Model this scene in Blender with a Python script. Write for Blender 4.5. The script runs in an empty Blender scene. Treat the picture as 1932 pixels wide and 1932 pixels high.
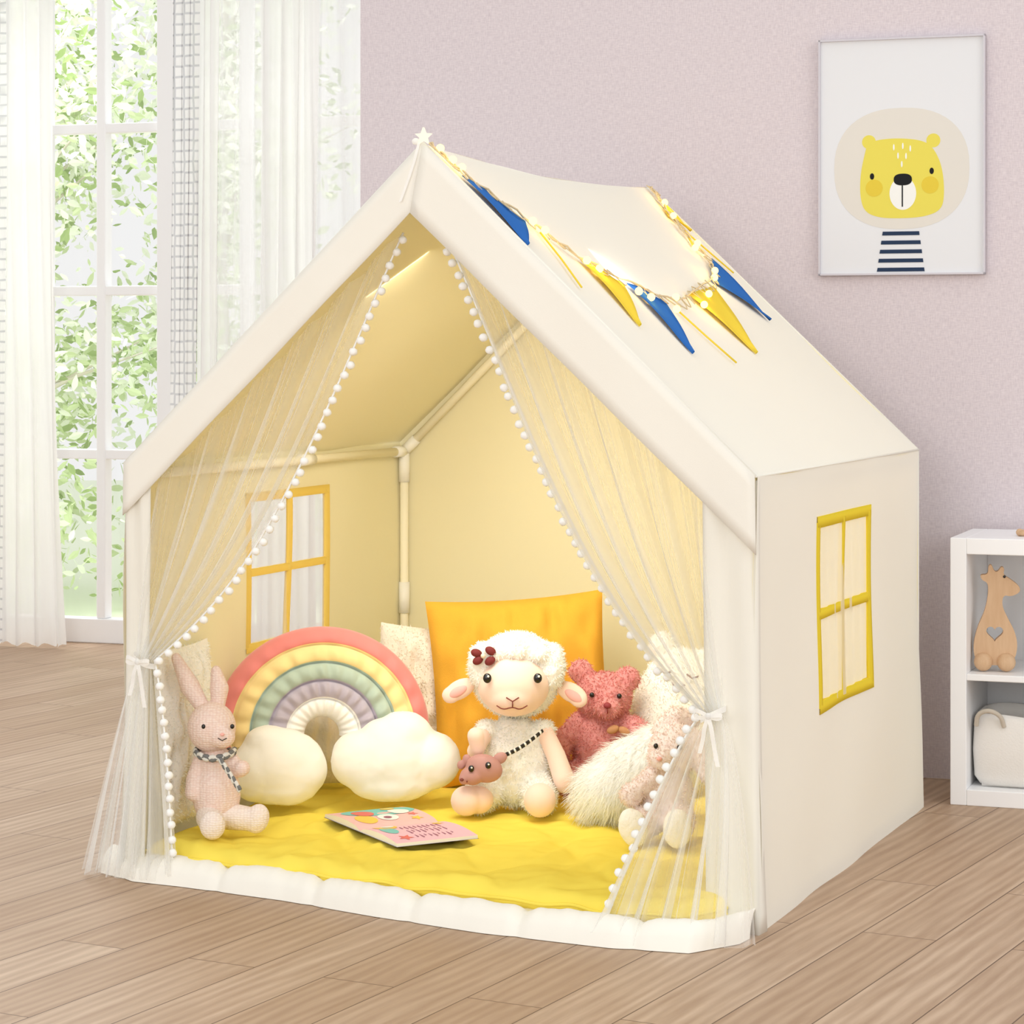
import bpy, bmesh, math, random
import numpy as np
from mathutils import Vector, Matrix, Euler, noise
from mathutils.geometry import tessellate_polygon
random.seed(7); RNG=np.random.default_rng(7)
scene=bpy.context.scene
scene.view_settings.view_transform='Standard'
pi=math.pi
def lin(c):
    r=[]
    for x in c[:3]:
        x=x/255
        r.append(x/12.92 if x<=.04045 else ((x+.055)/1.055)**2.4)
    return (r[0],r[1],r[2],1)
# ---------------------------------------------------------------- materials
class NT:
    def __init__(s,name):
        s.m=bpy.data.materials.new(name); s.m.use_nodes=True
        s.t=s.m.node_tree; s.t.nodes.clear(); s.out=s.n('ShaderNodeOutputMaterial')
    def n(s,t,**k):
        nd=s.t.nodes.new(t)
        for a,b in k.items(): setattr(nd,a,b)
        return nd
    def l(s,a,b): s.t.links.new(a,b)
def mix(N,fac,a,b):
    m=N.n('ShaderNodeMix',data_type='RGBA')
    if isinstance(fac,(int,float)): m.inputs[0].default_value=fac
    else: N.l(fac,m.inputs[0])
    for v,i in ((a,6),(b,7)):
        if isinstance(v,tuple): m.inputs[i].default_value=v
        else: N.l(v,m.inputs[i])
    return m.outputs[2]
def bump(N,h,strength,dist=.002,normal=None):
    b=N.n('ShaderNodeBump'); b.inputs['Strength'].default_value=strength; b.inputs['Distance'].default_value=dist
    N.l(h,b.inputs['Height'])
    if normal: N.l(normal,b.inputs['Normal'])
    return b.outputs[0]
def nz(N,scale,detail=3,rough=.6,vec=None):
    n=N.n('ShaderNodeTexNoise'); n.inputs['Scale'].default_value=scale; n.inputs['Detail'].default_value=detail; n.inputs['Roughness'].default_value=rough
    if vec is None:
        tc=N.n('ShaderNodeTexCoord'); vec=tc.outputs['Object']
    N.l(vec,n.inputs['Vector'])
    return n.outputs[0]
def simple(name,rgb,rough=.7,bs=None,bst=.3,bd=.002,var=.0,vs=20,sheen=0,spec=.3,metal=0):
    N=NT(name); p=N.n('ShaderNodeBsdfPrincipled'); N.l(p.outputs[0],N.out.inputs[0])
    c=lin(rgb); p.inputs['Base Color'].default_value=c
    p.inputs['Roughness'].default_value=rough; p.inputs['Specular IOR Level'].default_value=spec
    p.inputs['Metallic'].default_value=metal
    if sheen: p.inputs['Sheen Weight'].default_value=sheen
    if var:
        d=tuple(x*(1-var) for x in c[:3])+(1,)
        N.l(mix(N,nz(N,vs),d,tuple(min(1,x*(1+var*.6)) for x in c[:3])+(1,)),p.inputs['Base Color'])
    if bs: N.l(bump(N,nz(N,bs,2),bst,bd),p.inputs['Normal'])
    return N.m
def fabric(name,rgb,trans=.3,bs=500,bst=.15,wr=0):
    N=NT(name); d=N.n('ShaderNodeBsdfDiffuse'); t=N.n('ShaderNodeBsdfTranslucent'); m=N.n('ShaderNodeMixShader')
    m.inputs[0].default_value=trans
    d.inputs[0].default_value=lin(rgb); t.inputs[0].default_value=lin(rgb)
    h=None
    if bs: h=bump(N,nz(N,bs,2),bst,.001)
    if wr: h=bump(N,nz(N,5,3,.5),wr,.03,h)
    if h: N.l(h,d.inputs['Normal'])
    N.l(d.outputs[0],m.inputs[1]); N.l(t.outputs[0],m.inputs[2]); N.l(m.outputs[0],N.out.inputs[0])
    return N.m
def sheer(name,rgb,alpha=.5,edge=.35,lace=None,tl=.5):
    N=NT(name); d=N.n('ShaderNodeBsdfDiffuse'); t=N.n('ShaderNodeBsdfTranslucent'); m=N.n('ShaderNodeMixShader'); m.inputs[0].default_value=tl
    d.inputs[0].default_value=lin(rgb); t.inputs[0].default_value=lin(rgb)
    N.l(d.outputs[0],m.inputs[1]); N.l(t.outputs[0],m.inputs[2])
    tr=N.n('ShaderNodeBsdfTransparent'); f=N.n('ShaderNodeMixShader')
    lw=N.n('ShaderNodeLayerWeight'); lw.inputs[0].default_value=.5
    ad=N.n('ShaderNodeMath',operation='MULTIPLY_ADD',use_clamp=True); N.l(lw.outputs['Facing'],ad.inputs[0]); ad.inputs[1].default_value=edge; ad.inputs[2].default_value=alpha
    if lace:
        tc=N.n('ShaderNodeTexCoord'); v=N.n('ShaderNodeTexVoronoi',feature='DISTANCE_TO_EDGE'); v.inputs['Scale'].default_value=lace
        v.inputs['Randomness'].default_value=.1
        N.l(tc.outputs['Object'],v.inputs['Vector'])
        m2=N.n('ShaderNodeMapRange'); m2.inputs[1].default_value=.06; m2.inputs[2].default_value=.14; m2.inputs[3].default_value=1; m2.inputs[4].default_value=0; N.l(v.outputs[0],m2.inputs[0])
        col=mix(N,m2.outputs[0],lin(rgb),lin((216,217,221))); N.l(col,d.inputs[0]); N.l(col,t.inputs[0])
    N.l(ad.outputs[0],f.inputs[0]); N.l(tr.outputs[0],f.inputs[1]); N.l(m.outputs[0],f.inputs[2]); N.l(f.outputs[0],N.out.inputs[0])
    return N.m
def emis(name,rgb,s):
    N=NT(name); e=N.n('ShaderNodeEmission'); e.inputs[0].default_value=lin(rgb); e.inputs[1].default_value=s; N.l(e.outputs[0],N.out.inputs[0]); return N.m
def knit(name,rgb,rgb2,scale=160):
    N=NT(name); p=N.n('ShaderNodeBsdfPrincipled'); N.l(p.outputs[0],N.out.inputs[0]); p.inputs['Roughness'].default_value=.9; p.inputs['Specular IOR Level'].default_value=.1
    tc=N.n('ShaderNodeTexCoord'); mp=N.n('ShaderNodeMapping'); mp.inputs['Scale'].default_value=(1,1,1.5); N.l(tc.outputs['Object'],mp.inputs[0])
    v=N.n('ShaderNodeTexVoronoi'); v.inputs['Scale'].default_value=scale; v.inputs['Randomness'].default_value=.35; N.l(mp.outputs[0],v.inputs['Vector'])
    N.l(mix(N,v.outputs[0],lin(rgb),lin(rgb2)),p.inputs['Base Color'])
    b=bump(N,v.outputs[0],.6,.003); p2=N.t.nodes[-1]; p2.invert=True
    N.l(b,p.inputs['Normal']); return N.m
M={}
M['tent']=fabric('cream_canvas',(253,250,239),.15,600,.15,.08)
M['warmlit']=fabric('canvas_warm_lit_inside',(255,247,212),.36,None,.15,.08)  # yellower tint paints in the warm light bounced inside the tent
M['band']=fabric('cream_canvas_band',(253,249,238),.10,600,.15,.10)
M['yellowtrim']=fabric('yellow_ribbon',(252,226,72),.2,None)
M['innertrim']=fabric('golden_ribbon',(248,216,112),.2,None)
M['tulle']=sheer('white_tulle',(255,255,253),.20,.42)
M['winmesh']=sheer('window_voile',(255,254,248),.66,.1)
M['winmesh2']=sheer('window_voile_thin',(255,253,248),.22,.1)
M['pom']=simple('white_pompom',(255,255,253),.95,sheen=.3)
M['white']=simple('white_plastic',(250,247,238),.45)
M['pole']=simple('cream_pole_sleeve',(253,245,218),.7)
M['ribbon']=fabric('white_ribbon',(255,254,251),.4,None)
M['mat']=fabric('cream_quilt',(253,249,238),.05,300,.2,.3)
M['ymat']=fabric('yellow_quilt',(255,231,98),.05,300,.15,.35)
M['blue']=fabric('blue_felt',(62,120,200),.15,None); M['yel']=fabric('yellow_felt',(254,228,84),.2,None)
M['bulb']=emis('warm_bulb',(255,204,110),5); M['wire']=simple('clear_wire',(214,196,156),.4)
M['star']=emis('warm_star',(255,246,222),1.15)
M['strand']=fabric('white_fibre',(255,254,248),.3,None)
M['strandr']=fabric('rose_fibre',(230,156,152),.3,None)
M['strandb']=fabric('blush_fibre',(246,228,219),.3,None)
M['strandg']=fabric('beige_fibre',(248,238,222),.3,None)
# walls
def wallpaper():
    N=NT('lilac_wallpaper'); p=N.n('ShaderNodeBsdfPrincipled'); N.l(p.outputs[0],N.out.inputs[0]); p.inputs['Roughness'].default_value=.9; p.inputs['Specular IOR Level'].default_value=.1
    tc=N.n('ShaderNodeTexCoord')
    a=N.n('ShaderNodeMapping'); a.inputs['Scale'].default_value=(1,1,6); N.l(tc.outputs['Object'],a.inputs[0])
    b=N.n('ShaderNodeMapping'); b.inputs['Scale'].default_value=(6,1,1); N.l(tc.outputs['Object'],b.inputs[0])
    n1=nz(N,70,2,.6,a.outputs[0]); n2=nz(N,70,2,.6,b.outputs[0])
    ad=N.n('ShaderNodeMath',operation='ADD'); N.l(n1,ad.inputs[0]); N.l(n2,ad.inputs[1])
    mr=N.n('ShaderNodeMapRange'); mr.inputs[1].default_value=.75; mr.inputs[2].default_value=1.25; N.l(ad.outputs[0],mr.inputs[0])
    N.l(mix(N,mr.outputs[0],lin((209,198,203)),lin((227,217,220))),p.inputs['Base Color'])
    return N.m
def woodfloor():
    N=NT('oak_plank_floor'); p=N.n('ShaderNodeBsdfPrincipled'); N.l(p.outputs[0],N.out.inputs[0]); p.inputs['Roughness'].default_value=.5; p.inputs['Specular IOR Level'].default_value=.3
    tc=N.n('ShaderNodeTexCoord'); mp=N.n('ShaderNodeMapping'); mp.inputs['Rotation'].default_value=(0,0,-math.radians(62)); N.l(tc.outputs['Object'],mp.inputs[0])
    br=N.n('ShaderNodeTexBrick'); br.offset=.37; br.offset_frequency=2
    N.l(mp.outputs[0],br.inputs['Vector']); br.inputs['Scale'].default_value=1; br.inputs['Brick Width'].default_value=1.05; br.inputs['Row Height'].default_value=.125
    br.inputs['Mortar Size'].default_value=.0012; br.inputs['Mortar Smooth'].default_value=.1
    br.inputs['Color1'].default_value=(0,0,0,1); br.inputs['Color2'].default_value=(1,1,1,1); br.inputs['Mortar'].default_value=(.5,.5,.5,1)
    sc=N.n('ShaderNodeVectorMath',operation='SCALE'); N.l(br.outputs['Color'],sc.inputs[0]); sc.inputs['Scale'].default_value=7
    ad=N.n('ShaderNodeVectorMath',operation='ADD'); N.l(mp.outputs[0],ad.inputs[0]); N.l(sc.outputs[0],ad.inputs[1])
    m2=N.n('ShaderNodeMapping'); m2.inputs['Scale'].default_value=(1.2,14,1); N.l(ad.outputs[0],m2.inputs[0])
    g=nz(N,3.0,5,.6,m2.outputs[0])
    m3=N.n('ShaderNodeMapping'); m3.inputs['Scale'].default_value=(.7,5,1); N.l(ad.outputs[0],m3.inputs[0])
    w=N.n('ShaderNodeTexWave',wave_type='RINGS'); w.inputs['Scale'].default_value=2.6; w.inputs['Distortion'].default_value=5; w.inputs['Detail'].default_value=2; w.inputs['Detail Scale'].default_value=1.2; N.l(m3.outputs[0],w.inputs['Vector'])
    c1=mix(N,br.outputs['Color'],lin((189,160,132)),lin((207,181,155)))
    mr=N.n('ShaderNodeMapRange'); mr.inputs[1].default_value=.35; mr.inputs[2].default_value=.75; mr.inputs[3].default_value=0; mr.inputs[4].default_value=.65; N.l(g,mr.inputs[0])
    c2=mix(N,mr.outputs[0],c1,lin((160,128,100)))
    mw=N.n('ShaderNodeMath',operation='MULTIPLY'); N.l(w.outputs['Fac'],mw.inputs[0]); mw.inputs[1].default_value=.34
    c3=mix(N,mw.outputs[0],c2,lin((144,112,86)))
    c4=mix(N,br.outputs['Fac'],c3,lin((108,84,66)))
    N.l(c4,p.inputs['Base Color']); return N.m
M['wall']=wallpaper(); M['floor']=woodfloor()
M['wwall']=simple('white_wall_paint',(250,250,250),.9)
M['wframe']=simple('white_window_paint',(252,253,254),.5)
def glassm():
    N=NT('window_glass'); t=N.n('ShaderNodeBsdfTransparent'); g=N.n('ShaderNodeBsdfGlossy'); g.inputs['Roughness'].default_value=.02; m=N.n('ShaderNodeMixShader'); m.inputs[0].default_value=.05
    N.l(t.outputs[0],m.inputs[1]); N.l(g.outputs[0],m.inputs[2]); N.l(m.outputs[0],N.out.inputs[0]); return N.m
M['glass']=glassm()
M['curtW']=sheer('white_drape',(255,255,254),.93,.2,tl=.6)
M['curtS']=sheer('sheer_drape',(254,254,255),.66,.3,tl=.6)
M['curtL']=sheer('lace_drape',(252,252,252),.92,.1,lace=30,tl=.5)
M['shelf']=simple('white_laminate',(252,252,253),.4)
def wood(name,a,b,sc=12):
    N=NT(name); p=N.n('ShaderNodeBsdfPrincipled'); N.l(p.outputs[0],N.out.inputs[0]); p.inputs['Roughness'].default_value=.55
    tc=N.n('ShaderNodeTexCoord'); mp=N.n('ShaderNodeMapping'); mp.inputs['Scale'].default_value=(6,6,1); N.l(tc.outputs['Object'],mp.inputs[0])
    N.l(mix(N,nz(N,sc,5,.6,mp.outputs[0]),lin(a),lin(b)),p.inputs['Base Color']); return N.m
M['wood']=wood('pale_beech_wood',(200,158,116),(230,198,162))
M['basket']=simple('white_felt',(244,241,236),.95,250,.4,.002)
M['black']=simple('black_bead',(22,18,18),.25,spec=.6)
# ---------------------------------------------------------------- mesh builder
class MB:
    def __init__(s): s.v=[]; s.f=[]; s.m=[]
    def add(s,vs,fs,mi=0):
        o=len(s.v); s.v+= [tuple(x) for x in vs]; s.f+=[tuple(o+i for i in f) for f in fs]; s.m+=[mi]*len(fs)
    def grid(s,P,mi=0,closeu=False,skip=None,mfun=None):
        n=len(P); m=len(P[0]); o=len(s.v)
        for r in P: s.v+=[tuple(x) for x in r]
        for i in range(n if closeu else n-1):
            for j in range(m-1):
                if skip and skip(i,j): continue
                a=o+i*m+j; b=o+((i+1)%n)*m+j
                s.f.append((a,b,b+1,a+1)); s.m.append(mfun(i,j) if mfun else mi)
    def tube(s,pts,r,mi=0,n=8,flat=None):
        pts=[Vector(p) for p in pts]; rings=[]
        prev=None
        for i,p in enumerate(pts):
            t=(pts[min(i+1,len(pts)-1)]-pts[max(i-1,0)]).normalized()
            a=prev if prev is not None else (Vector((0,0,1)) if abs(t.z)<.9 else Vector((1,0,0)))
            x=(a-t*a.dot(t)).normalized(); y=t.cross(x); prev=x
            rr=r[i] if isinstance(r,(list,tuple)) else r
            fx=1; fy=flat if flat else 1
            rings.append([p+x*math.cos(2*pi*k/n)*rr*fx+y*math.sin(2*pi*k/n)*rr*fy for k in range(n)])
        o=len(s.v)
        for q in rings: s.v+=[tuple(x) for x in q]
        for i in range(len(rings)-1):
            for k in range(n):
                a=o+i*n+k; b=o+i*n+(k+1)%n
                s.f.append((a,b,b+n,a+n)); s.m.append(mi)
        s.f.append(tuple(o+k for k in range(n))[::-1]); s.m.append(mi)
        s.f.append(tuple(o+(len(rings)-1)*n+k for k in range(n))); s.m.append(mi)
    def band(s,pts,w,mi=0,up=(0,0,1)):
        U=Vector(up).normalized(); P=[]
        for i,p in enumerate(pts):
            ww=w[i] if isinstance(w,(list,tuple)) else w
            p=Vector(p); P.append([p-U*ww/2,p+U*ww/2])
        s.grid(P,mi)
    def ell(s,c,r,rot=(0,0,0),mi=0,nu=20,nv=12,jit=0):
        R=Euler(rot).to_matrix(); c=Vector(c)
        if isinstance(r,(int,float)): r=(r,r,r)
        o=len(s.v)
        for i in range(nv+1):
            th=pi*i/nv
            for k in range(nu):
                ph=2*pi*k/nu; d=Vector((math.sin(th)*math.cos(ph)*r[0],math.sin(th)*math.sin(ph)*r[1],math.cos(th)*r[2]))
                if jit: d*=1+jit*(random.random()-.5)
                s.v.append(tuple(c+R@d))
        for i in range(nv):
            for k in range(nu):
                a=o+i*nu+k; b=o+i*nu+(k+1)%nu
                s.f.append((a,a+nu,b+nu,b)); s.m.append(mi)
    def box(s,lo,hi,mi=0,T=None):
        x0,y0,z0=lo; x1,y1,z1=hi
        vs=[(x0,y0,z0),(x1,y0,z0),(x1,y1,z0),(x0,y1,z0),(x0,y0,z1),(x1,y0,z1),(x1,y1,z1),(x0,y1,z1)]
        if T: vs=[T(v) for v in vs]
        s.add(vs,[(3,2,1,0),(4,5,6,7),(0,1,5,4),(1,2,6,5),(2,3,7,6),(3,0,4,7)],mi)
    def poly(s,pts,y0,y1,mi=0,holes=()):
        """extruded xz outline between y0 (front) and y1 (back)"""
        loops=[list(pts)]+[list(h) for h in holes]
        fl=[p for L in loops for p in L]
        tri=tessellate_polygon([[Vector((p[0],p[1],0)) for p in L] for L in loops])
        n=len(fl); vs=[(p[0],y0,p[1]) for p in fl]+[(p[0],y1,p[1]) for p in fl]
        fs=[tuple(t) for t in tri]+[tuple(n+i for i in t[::-1]) for t in tri]
        o=0
        for L in loops:
            k=len(L)
            for i in range(k): fs.append((o+i,o+(i+1)%k,n+o+(i+1)%k,n+o+i))
            o+=k
        s.add(vs,fs,mi)
    def build(s,name,mats,parent=None,smooth=True,loc=None,rot=None,recalc=False,bev=0):
        me=bpy.data.meshes.new(name); me.from_pydata(s.v,[],s.f)
        for m in mats: me.materials.append(m)
        me.polygons.foreach_set('material_index',s.m)
        if smooth: me.polygons.foreach_set('use_smooth',[True]*len(me.polygons))
        me.update()
        if recalc:
            bm=bmesh.new(); bm.from_mesh(me); bmesh.ops.recalc_face_normals(bm,faces=bm.faces); bm.to_mesh(me); bm.free()
        ob=bpy.data.objects.new(name,me); scene.collection.objects.link(ob)
        if parent: ob.parent=parent
        if loc: ob.location=loc
        if rot: ob.rotation_euler=rot
        if bev:
            b=ob.modifiers.new('bev','BEVEL'); b.width=bev; b.segments=3; b.limit_method='ANGLE'
        return ob
def empty(name,loc=(0,0,0),rot=(0,0,0),scale=1):
    e=bpy.data.objects.new(name,None); scene.collection.objects.link(e); e.location=loc; e.rotation_euler=rot; e.scale=(scale,)*3; e.empty_display_size=.1; return e
def chaikin(p,n=2,closed=True):
    for _ in range(n):
        q=[]
        k=len(p)
        for i in range(k if closed else k-1):
            a=p[i]; b=p[(i+1)%k]
            q.append(tuple(a[j]*.75+b[j]*.25 for j in range(len(a)))); q.append(tuple(a[j]*.25+b[j]*.75 for j in range(len(a))))
        if not closed: q=[p[0]]+q+[p[-1]]
        p=q
    return p
def circ(cx,cy,rx,ry=None,n=40,pw=1):
    ry=ry or rx; o=[]
    for i in range(n):
        a=2*pi*i/n; c=math.cos(a); s=math.sin(a)
        o.append((cx+rx*math.copysign(abs(c)**pw,c),cy+ry*math.copysign(abs(s)**pw,s)))
    return o
_tex={}
def ctex(size):
    if size not in _tex:
        t=bpy.data.textures.new('clouds%g'%size,'CLOUDS'); t.noise_scale=size; _tex[size]=t
    return _tex[size]
def blob(name,parts,mat,parent,vox=.004,disp=0,dsize=.015,smooth=5):
    mb=MB()
    for p in parts:
        if p[0]=='e': mb.ell(p[1],p[2],p[3] if len(p)>3 else (0,0,0),nu=24,nv=16)
        else:
            P=[Vector(x) for x in p[1]]; R=p[2]
            for i in range(len(P)-1):
                L=(P[i+1]-P[i]).length; k=max(2,int(L/(min(R[i],R[i+1])*.3))+1)
                for j in range(k+1):
                    t=j/k; mb.ell(P[i].lerp(P[i+1],t),R[i]*(1-t)+R[i+1]*t,nu=16,nv=10)
    ob=mb.build(name,[mat],smooth=True)
    m=ob.modifiers.new('r','REMESH'); m.mode='VOXEL'; m.voxel_size=vox; m.use_smooth_shade=True
    if smooth:
        m=ob.modifiers.new('s','SMOOTH'); m.iterations=smooth; m.factor=.6
    if disp:
        m=ob.modifiers.new('d','DISPLACE'); m.texture=ctex(dsize); m.strength=disp; m.mid_level=.5; m.texture_coords='LOCAL'
    dg=bpy.context.evaluated_depsgraph_get(); dg.update()
    me=bpy.data.meshes.new_from_object(ob.evaluated_get(dg)); ob.modifiers.clear()
    ob.data=me; me.materials.clear(); me.materials.append(mat)
    me.polygons.foreach_set('use_smooth',[True]*len(me.polygons))
    ob.parent=parent
    return ob
def fur(name,ob,n,length,width,mat,parent,grav=.3,rnd=.5,seg=2,comb=None,nf=1.0):
    me=ob.data; me.calc_loop_triangles()
    V=np.empty(len(me.vertices)*3); me.vertices.foreach_get('co',V); V=V.reshape(-1,3)
    T=np.array([t.vertices[:] for t in me.loop_triangles]); A,B,C=V[T[:,0]],V[T[:,1]],V[T[:,2]]
    Nn=np.cross(B-A,C-A); ar=np.linalg.norm(Nn,axis=1); Nn/=ar[:,None]+1e-12
    idx=RNG.choice(len(T),n,p=ar/ar.sum()); u=RNG.random(n); v=RNG.random(n); sw=u+v>1; u[sw]=1-u[sw]; v[sw]=1-v[sw]
    P=A[idx]+(B-A)[idx]*u[:,None]+(C-A)[idx]*v[:,None]; N=Nn[idx]
    D=N*nf+RNG.normal(0,rnd*.5,(n,3)); 
    if comb is not None: D+=np.array(comb)
    dn=(D*N).sum(1); D-=N*np.minimum(0,dn-.12)[:,None]
    D/=np.linalg.norm(D,axis=1)[:,None]
    S=np.cross(D,N+RNG.normal(0,.15,(n,3))); S/=np.linalg.norm(S,axis=1)[:,None]
    Ls=length*(.6+.7*RNG.random(n))[:,None]
    rows=[]; 
    for k in range(seg+1):
        t=k/seg; p=P+D*Ls*t; p[:,2]-=grav*length*t*t
        w=width*(1-t*.85)
        rows.append(p-S*w); rows.append(p+S*w)
    R=np.stack(rows,1).reshape(-1,3); per=2*(seg+1)
    F=[]
    base=np.arange(n)*per
    for k in range(seg): F.append(np.stack([base+2*k,base+2*k+1,base+2*k+3,base+2*k+2],1))
    F=np.concatenate(F)
    m=bpy.data.meshes.new(name); m.from_pydata(R.tolist(),[],F.tolist()); m.materials.append(mat)
    o=bpy.data.objects.new(name,m); scene.collection.objects.link(o); o.parent=parent; return o
def interp(tab,x):
    for (a,b),(c,d) in zip(tab,tab[1:]):
        if x<=c: return b+(d-b)*max(0,(x-a))/(c-a)
    return tab[-1][1]
def lp(a,b,t): return tuple(x+(y-x)*t for x,y in zip(a,b))
def span(segs):
    o=[]
    for a,b,n in segs: o+=[a+(b-a)*i/n for i in range(n)]
    o.append(segs[-1][1]); return o
# ---------------------------------------------------------------- room
RO=(.917,5.467,0); RR=(0,0,-math.radians(18))
mb=MB(); mb.box((-6,-1.5,-.06),(5,8.6,0)); 
fl=mb.build('floor',[M['floor']],smooth=False)
EDGE=-1.3475; WB=1.67
mb=MB(); mb.box((EDGE,0,0),(3.2,.1,2.7)); mb.build('wall_back',[M['wall']],smooth=False,loc=RO,rot=RR)
mb=MB(); mb.box((EDGE,.1,0),(EDGE+.1,WB,2.7)); mb.build('wall_side',[M['wall']],smooth=False,loc=RO,rot=RR)
WA0,WA1,WH=-3.62,-1.72,2.24
mb=MB(); mb.box((-5.2,WB,0),(WA0,WB+.14,2.7)); mb.box((WA1,WB,0),(EDGE+.1,WB+.14,2.7)); mb.box((WA0,WB,WH),(WA1,WB+.14,2.7))
mb.build('wall_window',[M['wwall']],smooth=False,loc=RO,rot=RR)
win=empty('window_1',RO,RR)
mb=MB()
y0,y1=WB+.03,WB+.09
mb.box((WA0,y0,0),(WA0+.07,y1,WH)); mb.box((WA1-.07,y0,0),(WA1,y1,WH)); mb.box((WA0,y0,WH-.05),(WA1,y1,WH)); mb.box((WA0,y0,.0),(WA1,y1,.08))
mb.box((-2.723,y0-.01,0),(-2.635,y1+.01,WH))
for a in (-2.932,-3.14,-3.35,-2.42,-2.21,-2.0): mb.box((a-.016,y0+.005,.08),(a+.016,y1-.005,WH-.05))
for z in (.617,1.152,1.683): mb.box((WA0,y0+.01,z-.016),(WA1,y1-.01,z+.016))
mb.build('frame',[M['wframe']],win,smooth=False,bev=.004)
mb=MB(); mb.box((WA0+.02,WB+.058,.03),(WA1-.02,WB+.062,WH-.02)); mb.build('glass_panes',[M['glass']],win,smooth=False)
def drape(name,a0,a1,b,amp,n,mat,parent,zt=2.5,zb=.01,ph=0,flare=0):
    P=[]; NSS=n*14
    for i in range(NSS+1):
        s=i/NSS; col=[]
        for j in range(25):
            t=j/24; z=zt+(zb-zt)*t
            x=a0+(a1-a0)*s+flare*t*t*s
            w=math.sin(2*pi*n*s+ph+.5*math.sin(3*t+s*9))+.4*math.sin(2*pi*n*2.3*s+1+ph)
            col.append((x+.008*math.sin(5*t+s*20),b+amp*w*(.6+.4*t),z+.006*math.sin(s*40)*(j==24)))
        P.append(col)
    mb=MB(); mb.grid(P); return mb.build(name,[mat],parent)
lc=empty('curtain_pair',RO,RR)
drape('lace_panel_left',-3.42,-3.185,WB-.12,.008,2,M['curtL'],lc)
drape('drape_left',-3.19,-3.02,WB-.14,.014,3,M['curtW'],lc,flare=.06)
drape('lace_panel_right',-2.595,-2.50,WB-.14,.004,1,M['curtL'],lc)
drape('drape_sheer_a',-2.515,-2.44,WB-.12,.012,2,M['curtW'],lc)
drape('drape_sheer_b',-2.45,-2.27,WB-.12,.012,3,M['curtS'],lc)
drape('drape_sheer_c',-2.30,-2.10,WB-.13,.018,4,M['curtW'],lc)
drape('drape_sheer_d',-2.14,-1.65,WB-.12,.016,6,M['curtS'],lc)
mb=MB(); mb.tube([(-3.7,WB-.12,2.5),(-1.5,WB-.12,2.5)],.014); mb.build('rod',[M['white']],lc)
# garden outside
M['leafA']=fabric('leaf_light',(214,228,184),.5,None); M['leafB']=fabric('leaf_mid',(166,188,126),.5,None); M['leafC']=fabric('leaf_overexposed',(246,250,238),.5,None)  # the near-white leaf colour paints in overexposure
M['bark']=simple('pale_bark',(215,208,194),.9)
M['lawn']=simple('lawn',(234,243,218),.95)
def tree(name,x,y,h,nl,seed,spread=.8):
    R=random.Random(seed); e=empty(name,(x,y,-.2)); mb=MB()
    trunk=[(0,0,0.002),(.03,.02,h*.3),(-.03,0,h*.6),(.02,0,h*.9)]
    mb.tube(chaikin(trunk,2,False),.045)
    cl=[]
    for i in range(34):
        z=h*(.04+.92*R.random()); a=R.random()*6.28; rr=spread*(.4+.6*R.random())*(1.1-z/h*.4)
        tip=(math.cos(a)*rr,math.sin(a)*rr*.7,z+.2*R.random()); mb.tube([(0,0,z*.8),lp((0,0,z*.85),tip,.5),tip],[.014,.008,.003],n=5); cl.append(tip); cl.append(lp((0,0,z*.85),tip,.6))
    mb.build('branches',[M['bark']],e)
    mb=MB()
    for i in range(nl):
        c=cl[R.randrange(len(cl))]; p=Vector((c[0]+R.gauss(0,.15),c[1]+R.gauss(0,.15),max(.09,c[2]+R.gauss(0,.15))))
        s=.012+.016*R.random(); E=Euler((R.random()*6,R.random()*6,R.random()*6)).to_matrix()
        q=[(0,-1.5,0),(.6,-.4,.1),(.5,.6,.1),(0,1.6,0),(-.5,.6,.1),(-.6,-.4,.1)]
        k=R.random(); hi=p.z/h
        mi=2 if k<.14+.80*hi else (0 if k<.78 else 1)  # near-white leaves get commoner upward, painting in the overexposed glare
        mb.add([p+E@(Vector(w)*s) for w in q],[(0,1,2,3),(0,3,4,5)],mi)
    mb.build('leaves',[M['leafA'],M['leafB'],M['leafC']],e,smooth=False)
tree('garden_tree',-2.25,10.6,3.4,9000,3); tree('garden_tree.001',-1.35,11.2,3.2,7000,5); tree('garden_tree.002',-2.9,11.6,3.0,7000,9)
mb=MB(); mb.box((-9,8.65,-.35),(4,22,-.2)); mb.build('garden_lawn',[M['lawn']],smooth=False,rot=(0,0,0))
# poster
po=empty('framed_bear_poster',(0,0,0)); po.location=Vector(RO)+Matrix.Rotation(RR[2],3,'Z')@Vector((-.045,-.004,1.389)); po.rotation_euler=RR
pw,ph=.372,.531
mb=MB(); fw=.004
mb.box((-pw/2,-.016,-ph/2),(-pw/2+fw,0,ph/2)); mb.box((pw/2-fw,-.016,-ph/2),(pw/2,0,ph/2)); mb.box((-pw/2,-.016,-ph/2),(pw/2,0,-ph/2+fw)); mb.box((-pw/2,-.016,ph/2-fw),(pw/2,0,ph/2))
mb.build('frame',[simple('grey_silver_frame',(206,202,209),.35)],po,smooth=False)
mb=MB(); mb.box((-pw/2+fw,-.008,-ph/2+fw),(pw/2-fw,-.001,ph/2-fw)); mb.build('print',[simple('paper_print',(230,231,234),.7)],po,smooth=False)
S=.00119
def q(px,py): return ((px-1703)*S,(297-py)*S)
def disc(mb,px,py,rx,ry,lv,mi,pw=1,n=48):
    c=q(px,py); mb.poly(circ(c[0],c[1],rx*S,ry*S,n,pw),-.0082-lv*.0004,-.008,mi)
mb=MB()
disc(mb,1703,320,127,114,1,0,.85)
for ex in (1642,1763): disc(mb,ex,269,13,13,2,1)
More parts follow.
